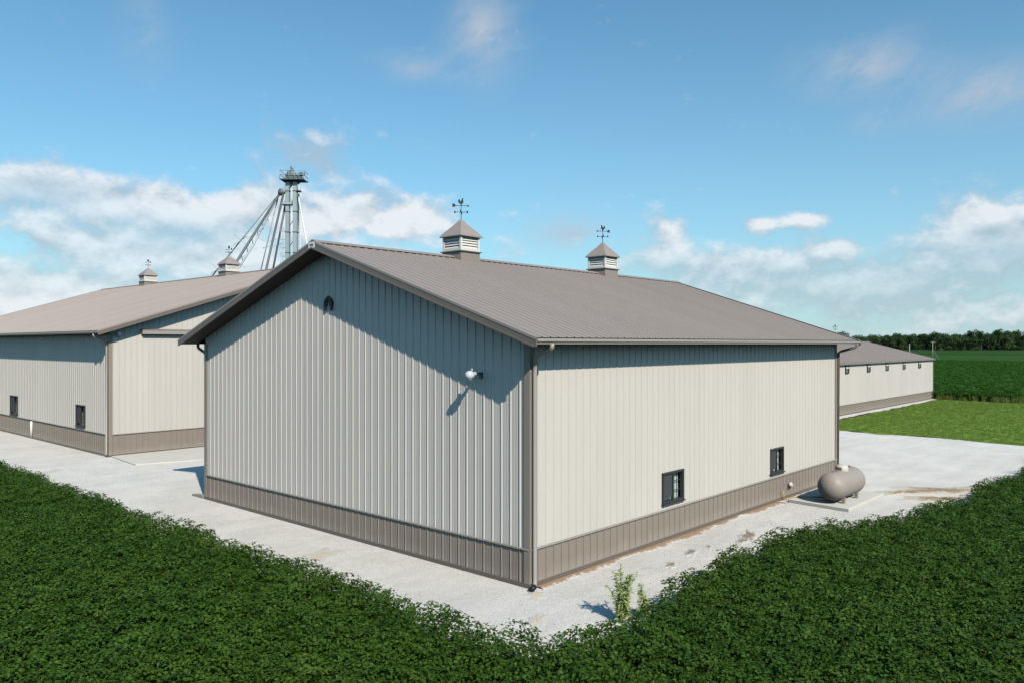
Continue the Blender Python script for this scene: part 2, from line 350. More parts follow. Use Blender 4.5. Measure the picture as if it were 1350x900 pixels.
def barn(name, label, group, loc, rz, L, W, ze, zs, slope, wz, minor, openings, cupolas, ro=.50, eo=.52, vis_roof=(True, True), cup_z=.16, cup_s=.355):
    root = empty(name, loc, rz); tag(root, label, 'barn', group)
    zr = lambda y: ze + slope * (min(y, W - y) + eo)               # top of the roof over a point across the barn
    zridge = zr(W / 2)
    sides = {'south': ((0, 0), (1, 0), (0, -1), L), 'north': ((0, W), (1, 0), (0, 1), L), 'west': ((0, 0), (0, 1), (-1, 0), W), 'east': ((L, 0), (0, 1), (1, 0), W)}
    for sname, (o, Tt, Nn, ln) in sides.items():
        gable = sname in ('west', 'east')
        top = (lambda t: zr(t) - .135) if gable else (lambda t: zs)
        ops = openings.get(sname, [])
        P = lambda t, h, z: (o[0] + Tt[0] * t + Nn[0] * h, o[1] + Tt[1] * t + Nn[1] * h, z)
        cols = sorted({0, ln} | ({ln / 2} if gable else set()) | {q for a in ops for q in (a[0], a[1])})
        lin = MB()
        for a, b in zip(cols, cols[1:]):
            cut = [q for q in ops if q[0] <= (a + b) / 2 <= q[1]]
            spans = [(0, cut[0][2]), (cut[0][3], None)] if cut else [(0, None)]
            for z0, z1 in spans:
                lin.add([P(a, -.03, z0), P(b, -.03, z0), P(b, -.03, z1 if z1 else top(b)), P(a, -.03, z1 if z1 else top(a))], [(0, 1, 2, 3)])
        wl = lin.build('wall', 'liner', root, fix=False)
        sk = MB()
        sk.bar(P(0, -.03, .1), P(ln, -.03, .1), .05, .14); wn = sk.build('wainscot', 'taupe', root)
        npan = int(math.ceil(ln / (PITCH * 4) - .02))
        for i in range(npan):
            t0 = i * PITCH * 4; t1 = min(ln, t0 + PITCH * 4)
            if ln - t1 < .05: t1 = ln
            ex = [q for a in ops for q in (a[0], a[1])] + ([W / 2] if gable else [])
            pr = profile(t0, t1, minor, ex)
            up = MB()
            for (a, ha), (b, hb) in zip(pr, pr[1:]):
                cut = [q for q in ops if q[0] <= (a + b) / 2 <= q[1]]
                spans = [(wz, cut[0][2]), (cut[0][3], None)] if cut else [(wz, None)]
                for z0, z1 in spans:
                    up.add([P(a, ha, z0), P(b, hb, z0), P(b, hb, z1 if z1 else top(b)), P(a, ha, z1 if z1 else top(a))], [(0, 1, 2, 3)])
            up.build('wall_panel', 'wall', wl, fix=False)
            lo = MB(); prw = profile(t0, t1, minor, (), fl=.006)
            for (a, ha), (b, hb) in zip(prw, prw[1:]):
                lo.add([P(a, ha, .06), P(b, hb, .06), P(b, hb, wz - .004), P(a, ha, wz - .004)], [(0, 1, 2, 3)])
            lo.build('wainscot_panel', 'taupe', wn, fix=False)
        tr = MB(); tr.bar(P(.0, .018, wz), P(ln, .018, wz), .046, .028); tr.build('wainscot_trim', 'gutter', root)
        bt = MB(); bt.bar(P(-.03, .014, .035), P(ln + .03, .014, .035), .052, .09); bt.build('base_trim', 'trim', root)
    for (x, y, sx, sy) in ((0, 0, 1, 1), (L, 0, -1, 1), (0, W, 1, -1), (L, W, -1, -1)):
        c = MB(); a = .028; b = .115; zt = zs - .005
        c.prism([(x - sx * a, y - sy * a), (x + sx * b, y - sy * a), (x + sx * b, y - sy * (a - .018)), (x - sx * (a - .018), y - sy * (a - .018)), (x - sx * (a - .018), y + sy * b), (x - sx * a, y + sy * b)], 2, .0, zt)
        c.build('corner_trim', 'taupe', root)
    # roof: deck, ribbed panels, ridge cap
    dk = MB()
    dk.prism([(-eo + .02, zr(-eo) - .10), (-eo + .02, zr(-eo) - .008), (W / 2, zridge - .008), (W + eo - .02, zr(-eo) - .008), (W + eo - .02, zr(-eo) - .10), (W / 2, zridge - .10)], 0, -ro + .02, L + ro - .02)
    rf = dk.build('roof', 'soffit', root)
    cs = 1 / math.hypot(1, slope)
    x0, x1 = -ro, L + ro; npan = int(math.ceil((x1 - x0) / (PITCH * 4)))
    for side in (0, 1):
        for i in range(npan):
            a0 = i * PITCH * 4; a1 = min(x1 - x0, a0 + PITCH * 4)
            if a1 - a0 < .01: continue
            pr = profile(a0, a1, minor and side == 0, hs=1.15, fl=.010)
            b = MB()
            for (a, ha), (c, hc) in zip(pr, pr[1:]):
                def Q(t, h, y):
                    yy = y - h * slope * cs; z = zr(y) + h * cs
                    return (x0 + t, yy if side == 0 else W - yy, z)
                b.add([Q(a, ha, -eo), Q(c, hc, -eo), Q(c, hc, W / 2 - .01), Q(a, ha, W / 2 - .01)], [(0, 1, 2, 3) if side == 0 else (3, 2, 1, 0)])
            b.build('roof_panel', 'roof', rf, fix=False)
    rc = MB(); k = .16
    for sy in (-1, 1):
        y1 = W / 2 + sy * k; z1 = zr(y1) + .040
        rc.add([(x0 - .02, W / 2, zridge + .055), (x1 + .02, W / 2, zridge + .055), (x1 + .02, y1, z1), (x0 - .02, y1, z1), (x1 + .02, y1, z1 - .008), (x0 - .02, y1, z1 - .008), (x0 - .02, W / 2, zridge + .046), (x1 + .02, W / 2, zridge + .046)],
               [(0, 1, 2, 3), (3, 2, 4, 5), (5, 4, 7, 6), (0, 3, 5, 6), (1, 7, 4, 2)])
    rc.build('ridge_cap', 'roof', rf)
    # rakes
    for xs, sgn in ((-ro, -1), (L + ro, 1)):
        for h in (0, 1):
            ya, yb = (-eo - .08, W / 2) if h == 0 else (W + eo + .08, W / 2)
            zz = lambda y: zr(y) if h == 0 else zr(W - (y if False else y)) if False else ze + slope * ((y if h == 0 else W - y) + eo)
            hb = .150
            zc = zs - .055
            yk = ya + (1 if h == 0 else -1) * max(0, (zc + hb - zz(ya)) / slope)
            poly = [(ya, zz(ya) + .025), (yb, zz(yb) + .025), (yb, zz(yb) - hb), (yk, zz(yk) - hb), (ya, min(zc, zz(ya)))]
            m_ = MB(); m_.prism(poly, 0, xs, xs + sgn * .022); fa = m_.build('rake_fascia', 'trim', root)
            m_ = MB(); m_.add([(xs - sgn * .0, ya, zz(ya) + .028), (xs - sgn * .0, yb, zz(yb) + .028), (xs - sgn * .09, yb, zz(yb) + .028), (xs - sgn * .09, ya, zz(ya) + .028),
                               (xs + sgn * .03, ya, zz(ya) + .028), (xs + sgn * .03, yb, zz(yb) + .028), (xs + sgn * .03, yb, zz(yb) - .02), (xs + sgn * .03, ya, zz(ya) - .02)],
                              [(0, 1, 2, 3), (0, 4, 5, 1), (4, 7, 6, 5)]); m_.build('rake_cap', 'roof', fa)
            m_ = MB(); m_.bar((xs + sgn * .034, yk, zz(yk) - hb + .010), (xs + sgn * .034, yb, zz(yb) - hb + .010), .024, .03); m_.build('rake_lip', 'trim', fa)
            m_ = MB(); xa = 0 if sgn < 0 else L
            ys = ya + (yb - ya) / abs(yb - ya) * .1
            m_.add([(xs, ys, zz(ys) - hb + .02), (xs, yb, zz(yb) - hb + .02), (xa, yb, zz(yb) - hb + .02), (xa, ys, zz(ys) - hb + .02)], [(0, 1, 2, 3)]); m_.build('rake_soffit', 'soffit', root)
    # eaves: flat soffit, fascia, gutter
    for h in (0, 1):
        Y = (lambda y: y) if h == 0 else (lambda y: W - y)
        m_ = MB(); m_.box((-.012, min(Y(-eo + .02), Y(.03)), zs), (L + .012, max(Y(-eo + .02), Y(.03)), zs + .02)); m_.build('eave_soffit', 'soffit', root)
        m_ = MB(); m_.box((x0 + .03, min(Y(-eo + .02), Y(-eo + .045)), zs + .021), (x1 - .03, max(Y(-eo + .02), Y(-eo + .045)), ze - .02)); m_.build('eave_fascia', 'trim', root)
        g0 = [(-eo + .018, ze - .015), (-eo + .018, zs - .012), (-eo - .045, zs - .012), (-eo - .062, zs + .025), (-eo - .085, zs + .04), (-eo - .085, ze - .022), (-eo - .070, ze - .020)]
        m_ = MB()
        for (a, b), (c, d) in zip(g0, g0[1:]):
            m_.add([(x0 + .024, Y(a), b), (x1 - .024, Y(a), b), (x1 - .024, Y(c), d), (x0 + .024, Y(c), d)], [(0, 1, 2, 3)])
        for xx in (x0 + .024, x1 - .024): m_.add([(xx, Y(a), b) for a, b in g0[:6]], [tuple(range(6))])
        m_.build('gutter', 'gutter', root)
    # windows
    for sname, lst in openings.items():
        o, Tt, Nn, ln = sides[sname]
        P = lambda t, h, z: (o[0] + Tt[0] * t + Nn[0] * h, o[1] + Tt[1] * t + Nn[1] * h, z)
        for (a, b, z0, z1) in lst:
            f = MB(); e = .026
            def bx(mb, t0, t1, h0, h1, za, zb):
                q0 = P(t0, h0, za); q1 = P(t1, h1, zb)
                mb.box(tuple(min(i, j) for i, j in zip(q0, q1)), tuple(max(i, j) for i, j in zip(q0, q1)))
            bx(f, a - e, a + .02, -.04, .045, z0, z1); bx(f, b - .02, b + e, -.04, .045, z0, z1); bx(f, a - e, b + e, -.04, .047, z1 - .02, z1 + e); bx(f, a - e, b + e, -.04, .047, z0 - e, z0 + .02)
            win = f.build('window', 'bronze', root)
            mid = (a + b) / 2
            s_ = MB(); bx(s_, mid - .02, mid + .02, -.03, .03, z0 + .02, z1 - .02); s_.build('meeting_rail', 'bronze', win)
            s_ = MB(); bx(s_, a - e - .02, b + e + .02, -.02, .075, z0 - e - .03, z0 - e - .002); s_.build('sill', 'bronze', win)
            for k, (t0, t1) in enumerate(((a + .02, mid - .025), (mid + .025, b - .02))):
                g = MB(); g.add([P(t0, -.012 - .012 * k, z0 + .02), P(t1, -.012 - .012 * k, z0 + .02), P(t1, -.012 - .012 * k, z1 - .02), P(t0, -.012 - .012 * k, z1 - .02)], [(0, 1, 2, 3) if sname in ('south', 'east') else (3, 2, 1, 0)]); g.build('pane', 'glass', win, fix=False)
            g = MB(); bx(g, a + .02, b - .02, -.105, -.10, z0, z1); g.build('blind', 'blind', win)
            scr = (a + .02, mid - .025) if sname == 'south' else (mid + .025, b - .02)
            g = MB(); bx(g, scr[0], scr[1], .004, .010, z0 + .09, z1 - .02); g.build('insect_screen', 'screen', win)
            oth = (mid + .025, b - .02) if sname == 'south' else (a + .02, mid - .025)
            for q in (1, 2):
                g = MB(); zz_ = z0 + (z1 - z0) * q / 3; bx(g, oth[0], oth[1], -.020, -.008, zz_ - .008, zz_ + .008); g.build('muntin', 'bronze', win)
            g = MB(); tm = (oth[0] + oth[1]) / 2; bx(g, tm - .007, tm + .007, -.021, -.009, z0 + .02, z1 - .02); g.build('muntin', 'bronze', win)
    # cupolas
    for (cx, vane_turn) in cupolas:
        cy = W / 2; s = cup_s; zb = zridge + cup_z; zt = zb + .42
        c = MB(); c.box((cx - s + .05, cy - s + .05, zb - .05), (cx + s - .05, cy + s - .05, zt)); cu = c.build('cupola', 'soffit', root)
        b = MB(); b.box((cx - s - .005, cy - s - .005, zr(cy - s) - .12), (cx + s + .005, cy + s + .005, zb - .02)); b.build('cupola_base', 'taupe', cu)
        b = MB(); b.box((cx - s - .045, cy - s - .045, zb - .022), (cx + s + .045, cy + s + .045, zb + .006)); b.build('cupola_ledge', 'trim', cu)
        for sx in (-1, 1):
            for sy in (-1, 1):
                b = MB(); b.box((cx + sx * s - .03 * (1 + sx), cy + sy * s - .03 * (1 + sy), zb + .006), (cx + sx * s + .03 * (1 - sx), cy + sy * s + .03 * (1 - sy), zt)); b.build('corner_post', 'louver', cu)
        for dx, dy in ((-1, 0), (1, 0), (0, -1), (0, 1)):
            nsl = 5
            for q in range(nsl):
                z0 = zb + .085 + q * .068
                b = MB(); hw = s - .062
                n = Vector((dx, dy, 0)); tt = Vector((-dy, dx, 0)); c0 = Vector((cx, cy, 0)) + n * (s - .012)
                pts = [c0 + tt * a_ + n * d_ + Vector((0, 0, z_)) for a_ in (-hw, hw) for d_, z_ in ((.0, z0), (-.012, z0), (-.05, z0 + .058), (-.038, z0 + .062))]
                b.add(pts, [(0, 1, 2, 3), (7, 6, 5, 4), (0, 4, 5, 1), (1, 5, 6, 2), (2, 6, 7, 3), (3, 7, 4, 0)]); b.build('slat', 'louver', cu)
            b = MB(); c0 = Vector((cx, cy, 0)) + Vector((dx, dy, 0)) * (s - .02); tt = Vector((-dy, dx, 0)) * (s - .062)
            b.bar(c0 - tt + Vector((0, 0, zb + .045)), c0 + tt + Vector((0, 0, zb + .045)), .03, .075); b.build('louver_rail', 'louver', cu)
        b = MB(); e = s + .06; rings = [(e, zt - .03), (e, zt), (s * .86, zt + .14), (s * .45, zt + .30), (.035, zt + .46)]
        vs = [(cx + sx * r_, cy + sy * r_, z_) for r_, z_ in rings for sx, sy in ((-1, -1), (1, -1), (1, 1), (-1, 1))]
        fs = [(i * 4 + k, i * 4 + (k + 1) % 4, (i + 1) * 4 + (k + 1) % 4, (i + 1) * 4 + k) for i in range(4) for k in range(4)] + [(0, 1, 2, 3), (16, 17, 18, 19)]
        b.add(vs, fs); b.build('cupola_roof', 'roof', cu)
        zv = zt + .45; v = MB(); v.tube([(cx, cy, zv), (cx, cy, zv + .52)], .010, 6)
        v.lathe([(.0, zv + .20), (.03, zv + .225), (.0, zv + .25)], 8, Matrix.Translation((cx, cy, 0)))
        for k in range(4):
            a = .74 + k * math.pi / 2; d = Vector((math.cos(a), math.sin(a), 0)); q = Vector((cx, cy, zv + .225))
            v.tube([q, q + d * .15], .008, 5); e_ = q + d * .17
            v.bar(e_ + Vector((0, 0, -.032)), e_ + Vector((0, 0, .032)), .014, .036)
        d = Vector((math.cos(vane_turn), math.sin(vane_turn), 0)); n = Vector((-d.y, d.x, 0)); q = Vector((cx, cy, zv + .40))
        v.tube([q - d * .24, q + d * .2], .008, 5)
        def flat(poly):
            k = len(poly); A = [q + d * a + Vector((0, 0, b_)) + n * .008 for a, b_ in [(a_ * .85, b2_ * .85) for a_, b2_ in poly]]; Bq = [x_ - n * .016 for x_ in A]
            v.add(A + Bq, [tuple(range(k)), tuple(range(k, 2 * k))[::-1]] + [(i, k + i, k + (i + 1) % k, (i + 1) % k) for i in range(k)])
        flat([(-.30, .05), (-.20, .05), (-.18, 0), (-.20, -.05), (-.30, -.05), (-.27, 0)])
        flat([(.20, .035), (.28, 0), (.20, -.035)])
        flat([(-.01, .01), (.02, .01), (.03, .06), (.07, .09), (.075, .15), (.055, .19), (.075, .22), (.05, .245), (.02, .22), (.01, .16), (-.03, .14), (-.05, .20), (-.09, .19), (-.10, .13), (-.07, .08), (-.02, .05)])
        v.build('weathervane', 'black', cu)
    return root, zridge

GB = 'beige steel barns of the farmyard'
barn_main, zr_main = barn('pole_barn', 'beige ribbed steel barn with brown wainscot, two windows and a propane tank beside it', GB, (0, 0, 0), 0, 15.05, 12.192, 4.50, 4.395, .3335, .690, True,
    {'south': [(4.50, 5.36, .86, 1.50), (10.08, 10.90, .84, 1.48)]}, [(4.19, -.6), (10.75, 2.5)])
barn_two, zr_two = barn('pole_barn', 'wide beige steel barn with sliding door track on its gable, below the grain elevator', GB, (21.21, 22.87, 0), R(90), 27.0, 19.8, 4.90, 4.79, .323, .86, True,
    {'north': [(2.48, 3.42, 1.02, 1.85), (11.2, 12.25, .98, 1.85)]}, [(9.3, .2), (19.9, .4)], cup_s=.41)
barn_three, zr_three = barn('pole_barn', 'low long beige barn with five small dark windows under its eave, beside the lawn', GB, (31, 8.146, 0), 0, 28.0, 10.0, 3.20, 3.11, .262, .62, False,
    {}, [(20.4, -.4), (7.0, -.4)], ro=.15, eo=.12, cup_z=-.12)

# -- extra parts of the main barn
def dspout(root, pts, name='downspout', mat='taupe', wdt=.075):
    m_ = MB(); m_.tube(pts, wdt / 2 * 1.15, 8)
    return m_.build(name, mat, root)
d1 = dspout(barn_main, [(-.05, -.56, 4.40), (-.05, -.56, 4.33), (-.02, -.50, 4.29), (.02, -.16, 4.17), (.05, -.085, 4.12), (.05, -.08, 3.9), (.05, -.08, .16), (.03, -.10, .10), (-.06, -.16, .06)], mat='gutter')
m_ = MB(); m_.tube([(-.06, -.16, .075), (-.17, -.19, .055)], .052, 10); m_.build('outlet', 'black', d1)
d2 = dspout(barn_main, [(.05, 12.75, 4.39), (.05, 12.75, 4.31), (.05, 12.70, 4.26), (.05, 12.33, 4.14), (.05, 12.27, 4.09), (.05, 12.27, .18), (.03, 12.30, .11)], mat='trim')
m_ = MB(); m_.prism([(12.29, .015), (12.29, .10), (12.36, .10), (12.92, .05), (12.92, .015)], 0, -.05, .11); m_.build('outlet', 'gutter', d2)
dspout(barn_main, [(15.32, -.56, 4.39), (15.32, -.56, 4.31), (15.30, -.50, 4.27), (15.16, -.12, 4.15), (15.13, -.05, 4.10), (15.13, -.02, .15)], mat='trim')
m_ = MB(); m_.box((-.535, 6.096 - .12, zr_main - .145), (-.525, 6.096 + .12, zr_main - .012)); pl = m_.build('name_plate', 'white', barn_main); pl['label'] = 'white plate with small grey lettering under the ridge'
for k, (a, b) in enumerate(((-.06, -.022), (-.012, .028), (.038, .07))):
    m_ = MB(); m_.box((-.538, 6.096 - b, zr_main - .105), (-.536, 6.096 - a, zr_main - .05)); m_.build('lettering', 'galv_dark', pl)
# ornament under the gable: a pointed horseshoe
orn = MB(); oy, oz = 6.146, 5.16
arch = [(a_ * .86, b_ * .92) for a_, b_ in [(-.125, 0), (-.155, .10), (-.165, .19), (-.125, .26), (-.06, .31), (0, .345), (.06, .31), (.125, .26), (.165, .19), (.155, .10), (.125, 0)]]
for (a, b), (c, d) in zip(arch, arch[1:]): orn.bar((-.045, oy + a, oz + b), (-.045, oy + c, oz + d), .05, .032, up=(1, 0, 0))
for s in (-1, 1):
    orn.bar((-.045, oy, oz + .33), (-.045, oy + s * .085, oz + .10), .035, .024, up=(1, 0, 0)); orn.bar((-.045, oy + s * .085, oz + .10), (-.045, oy + s * .125, oz + .20), .035, .03, up=(1, 0, 0))
    orn.bar((-.02, oy + s * .15, oz + .18), (-.06, oy + s * .15, oz + .18), .03, .03)
tag(orn.build('gable_ornament', 'black'), 'small black horseshoe shaped iron ornament on the ribbed gable', 'ornament')
# barn light
bl = empty('barn_light', (-.02, 1.20, 3.80)); tag(bl, 'white dusk to dawn lamp on a short arm on the gable wall', 'lamp')
m_ = MB(); m_.box((-.03, -.035, -.06), (.02, .035, .06)); m_.build('mount_plate', 'galv_dark', bl)
m_ = MB(); m_.tube([(-.02, 0, .02), (-.12, 0, .05), (-.2, 0, .05)], .022, 8); m_.build('arm', 'galv', bl)
Mx = Matrix.Translation((-.16, 0, .03)) @ Matrix.Rotation(R(-98), 4, 'Y')
m_ = MB(); m_.lathe([(0, -.01), (.038, 0), (.042, .06), (.05, .08), (.078, .10), (.085, .14), (.08, .19), (.055, .225), (0, .235)], 20, Mx); m_.build('lamp_head', 'lamp', bl)
m_ = MB(); m_.lathe([(.055, .06), (.058, .0), (.05, -.035), (0, -.045)], 14, Matrix.Translation((-.31, 0, -.05))); m_.build('refractor', 'galv', bl)
m_ = MB(); m_.lathe([(0, .05), (.022, .045), (.026, 0), (0, 0)], 10, Matrix.Translation((-.25, 0, .085))); m_.build('photocell', 'galv', bl)
# dryer vent on the wainscot
vt = empty('wall_vent', (11.28, -.02, .33)); tag(vt, 'small round vent hood on the brown wainscot near the tank', 'vent')
m_ = MB(); m_.box((-.07, -.02, -.08), (.07, .005, .08)); m_.build('back_plate', 'galv_dark', vt)
m_ = MB(); m_.lathe([(.0, .10), (.06, .09), (.075, .04), (.07, .0), (.05, -.01)], 14, Matrix.Translation((0, -.03, .03)) @ Matrix.Rotation(R(62), 4, 'X')); m_.build('hood', 'tan', vt)
# -- extra parts of the second barn: track, door leaves, light, pipe
m_ = MB(); m_.box((3.2, -.16, 4.70), (19.0, -.028, 4.80)) ; 
trk = MB(); trk.box((-.20, 1.4, 4.78), (-.03, 18.6, 4.92)); tk = trk.build('door_track', 'gutter', barn_two)
m_ = MB(); m_.prism([(-.21, 4.925), (-.21, 4.945), (-.02, 4.99), (-.02, 4.925)], 1, 1.38, 18.62); m_.build('track_hood', 'taupe', tk)
dspout(barn_two, [(.05, 20.36, 4.78), (.05, 20.36, 4.71), (.05, 20.30, 4.66), (.05, 19.95, 4.54), (.05, 19.885, 4.5), (.05, 19.885, .15), (.0, 19.92, .08)], mat='gutter')
fl = empty('flood_light', (1.72, 22.80, 4.80)); tag(fl, 'tiny white floodlight on the gable beside the door track', 'lamp')
m_ = MB(); m_.box((-.05, -.0, -.05), (.05, .05, .05)); m_.build('mount_plate', 'white', fl)
m_ = MB(); m_.lathe([(0, .0), (.05, .01), (.09, .09), (.0, .10)], 12, Matrix.Translation((0, -.01, 0)) @ Matrix.Rotation(R(115), 4, 'X')); m_.build('lamp_head', 'white', fl)
pp = MB(); pp.tube([(1.36, 31.9, .02), (1.36, 31.9, .80)], .05, 10); tag(pp.build('standpipe', 'white'), 'white vertical pipe against the brown wainscot of the wide barn', 'pipe')
# -- small windows of the third barn
for x in (39.5, 43.5, 47.3, 51.2, 55.2):
    f = MB(); xa, xb, z0, z1 = x - .30 - 31, x + .30 - 31, 2.56, 3.10
    f.box((xa, -.06, z0), (xa + .05, -.005, z1)); f.box((xb - .05, -.06, z0), (xb, -.005, z1)); f.box((xa, -.062, z1 - .05), (xb, -.005, z1)); f.box((xa, -.062, z0), (xb, -.005, z0 + .05))
    wn = f.build('window', 'bronze', barn_three)
    g = MB(); g.box((xa + .05, -.035, z0 + .05), (xb - .05, -.025, z1 - .05)); g.build('pane', 'glass', wn)
    g = MB(); g.box((xa + .05, -.055, z0 + .33), (xb - .05, -.036, z0 + .40)); g.build('meeting_rail', 'white', wn)

# ------------------------------------------------------------------ propane tank on its pad
def slab(name, poly, z, label, cat):
    me = bpy.data.meshes.new(name); b = bmesh.new(); f = b.faces.new([b.verts.new((x, y, -.05)) for x, y in poly])
    r = bmesh.ops.extrude_face_region(b, geom=[f]); bmesh.ops.translate(b, vec=(0, 0, z + .05), verts=[v for v in r['geom'] if isinstance(v, bmesh.types.BMVert)])
    bmesh.ops.recalc_face_normals(b, faces=b.faces); bmesh.ops.bevel(b, geom=b.edges[:], offset=.012, segments=1, affect='EDGES'); b.to_mesh(me); b.free(); me.materials.append(M['concrete'])
    o = bpy.data.objects.new(name, me); col.objects.link(o); return tag(o, label, cat)
slab('concrete_pad', [(10.42, -2.0), (13.25, -2.0), (13.25, -.22), (10.62, -.30)], .095, 'pale concrete pad under the propane tank', 'pad')
slab('concrete_pad', [(3.3, 19.3), (19.5, 19.3), (19.5, 22.78), (1.45, 22.76), (1.2, 19.9)], .05, 'pale concrete apron before the sliding door of the wide barn', 'pad')
tk = empty('propane_tank', (11.55, -1.42, .095)); tag(tk, 'taupe propane tank with pale dome lid on a concrete pad', 'tank')
r, hl = .375, .74; prof = []
for k in range(9): a = math.pi / 2 * k / 8; prof.append((r * math.sin(a), -hl - .32 * math.cos(a)))
prof += [(r, -.5), (r, .0), (r, .5)]
for k in range(9): a = math.pi / 2 * k / 8; prof.append((r * math.cos(a), hl + .32 * math.sin(a)))
m_ = MB(); m_.lathe(prof, 40, Matrix.Translation((0, 0, .46)) @ Matrix.Rotation(R(90), 4, 'Y')); body = m_.build('tank_body', 'tank', tk)
for xx in (-.74, .74): m_ = MB(); m_.lathe([(r - .01, xx - .014), (r + .004, xx - .008), (r + .004, xx + .008), (r - .01, xx + .014)], 40, Matrix.Translation((0, 0, .46)) @ Matrix.Rotation(R(90), 4, 'Y')); m_.build('weld_seam', 'tank', body)
m_ = MB(); m_.lathe([(.17, .80), (.17, .89), (.155, .93), (.10, .965), (0, .975)], 24); m_.build('dome_lid', 'tan', tk)
m_ = MB(); m_.box((-.205, -.05, .82), (-.165, .05, .91)); m_.build('lid_hinge', 'trim', tk)
for xx in (-.5, .5):
    m_ = MB(); m_.bar((xx, -.02, .815), (xx, -.02, .89), .06, .012); m_.build('lifting_lug', 'tank', tk)
    for yy in (-.22, .22):
        m_ = MB(); m_.prism([(yy - .035, .0), (yy + .035, .0), (yy + .05, .16), (yy - .05, .16)], 0, xx - .05, xx + .05); m_.build('leg', 'tank', tk)
m_ = MB(); m_.tube([(-.7, .0, .82), (-.7, .0, .87)], .018, 8); m_.build('relief_valve', 'galv_dark', tk)
m_ = MB(); m_.tube([(11.5, -1.05, .10), (11.45, -.9, .115), (10.95, -.32, .115), (10.85, -.12, .03), (10.78, -.09, .06), (10.78, -.085, .28)], .016, 8); tag(m_.build('gas_line', 'yellow'), 'thin yellow gas line running from the tank to the barn wall', 'pipe')

# ------------------------------------------------------------------ loose soil and clods
def mound(name, cx, cy, rx, ry, h, mat, rot=0, seed=0, n=28, rings=6, z=.004):
    rg = np.random.default_rng(seed); ph = rg.uniform(0, 6.28, 6); am = rg.uniform(.05, .22, 6)
    m_ = MB(); vs = [(0, 0, h)]
    for i in range(1, rings + 1):
        f = i / rings
        for k in range(n):
            a = 2 * math.pi * k / n; e = 1 + sum(am[j] * math.sin((j + 2) * a + ph[j]) for j in range(6)) * .8
            vs.append((rx * f * e * math.cos(a), ry * f * e * math.sin(a), (h * (1 - f ** 1.6) + rg.normal() * h * .35 * (1 - f)) if i < rings else -.012))
    fs = [(0, 1 + k, 1 + (k + 1) % n) for k in range(n)] + [(1 + i * n + k, 1 + (i + 1) * n + k, 1 + (i + 1) * n + (k + 1) % n, 1 + i * n + (k + 1) % n) for i in range(rings - 1) for k in range(n)]
    m_.add(vs, fs, True); o = m_.build(name, mat, loc=(cx, cy, z), fix=False); o.rotation_euler.z = rot
    at_ = o.data.attributes.new('core', 'FLOAT', 'POINT'); at_.data.foreach_set('value', [1.0] + [1 - (i + 1) / rings for i in range(rings) for k in range(n)]); return o
for k, (cx, cy, rx, ry, h) in enumerate(((6.25, -1.22, .70, .20, .024), (5.75, -1.30, .32, .15, .02), (4.1, -.94, .32, .14, .02), (3.0, -1.12, .28, .12, .018), (4.75, -1.0, .2, .08, .014))):
    tag(mound('soil_clod', cx, cy, rx, ry, h, 'dirt', .4, k), ['broad flat patch of brown soil on the gravel beside the barn', 'ragged brown soil lump joined to the broad patch on the gravel', 'brown soil clod on the gravel below the sliding windows', 'small brown soil clod on the gravel facing the barn corner', 'tiny brown soil clod on the gravel between larger ones'][k], 'soil', 'soil clods on the gravel')
# clay washed out along the foot of the right wall
def strip(name, x0, x1, y0, wfun, mat, kind='structure'):
    n = int((x1 - x0) / .08); vs = []
    for i in range(n + 1):
        x = x0 + (x1 - x0) * i / n; wd = wfun(x)
        vs += [(x, y0, .012), (x, y0 - wd * .55, .030 + .012 * math.sin(x * 7)), (x, y0 - wd, -.004)]
    m_ = MB(); m_.add(vs, [(3 * i + k, 3 * i + k + 1, 3 * i + k + 4, 3 * i + k + 3) for i in range(n) for k in (0, 1)], True)
    o = m_.build(name, mat, fix=False); o['kind'] = kind
    at_ = o.data.attributes.new('core', 'FLOAT', 'POINT'); at_.data.foreach_set('value', [1.0, .85, .15] * (n + 1)); return o
strip('clay_verge', .1, 10.5, -.02, lambda x: max(.05, .16 + .07 * math.sin(x * 1.3 + 1) + .05 * math.sin(x * 3.7) + .03 * math.sin(x * 9.1) + .08 - (.10 if x < 1 else 0)), 'clay')
for k, (cx, cy, rx, ry, h, rot) in enumerate(((15.3, -3.0, 2.1, .75, .05, -.75), (16.9, -4.1, 1.7, .7, .06, -.5), (13.9, -3.3, 1.2, .5, .04, -.7), (14.3, -2.3, 1.1, .35, .04, -.6))):
    o = mound('mud_bank', cx, cy, rx, ry, h, 'drygrass', rot, 20 + k); o['kind'] = 'structure'
for k, (cx, cy, rx, ry) in enumerate(((-1.3, 4.6, .8, .35), (-.25, -.35, .35, .2), (-1.2, -1.2, .4, .16), (-1.6, 20.5, 1.2, .3))):
    o = mound('soil_stain', cx, cy, rx, ry, .012, 'sand', .6, 40 + k, z=.002); o['kind'] = 'structure'

# ------------------------------------------------------------------ grain elevator behind the barns
DT = 92.0
tw = at(384, Y0, DT); tw.z = 0
gt = empty('grain_elevator', tw, YAW - R(90)); tag(gt, 'tall galvanised grain elevator leg with platform and spouts behind the wide barn', 'grain elevator')
S = DT / F
def lp(u, v, dy=0): return Vector(((u - 675) * S * (1 + dy / DT) - (384 - 675) * S, dy, CAM.z + (Y0 - v) * S * (1 + dy / DT)))    # local frame: x across, y away
for u, wd in ((379.5, .42), (389.5, .46)):
    m_ = MB(); a = lp(u, 241); m_.box((a.x - wd / 2, -.3, 0), (a.x + wd / 2, .3, a.z)); lg = m_.build('leg_casing', 'galv', gt)
    for z in np.arange(3, a.z, 2.4): m_ = MB(); m_.box((a.x - wd / 2 - .05, -.35, z), (a.x + wd / 2 + .05, .35, z + .09)); m_.build('casing_flange', 'galv_dark', lg)
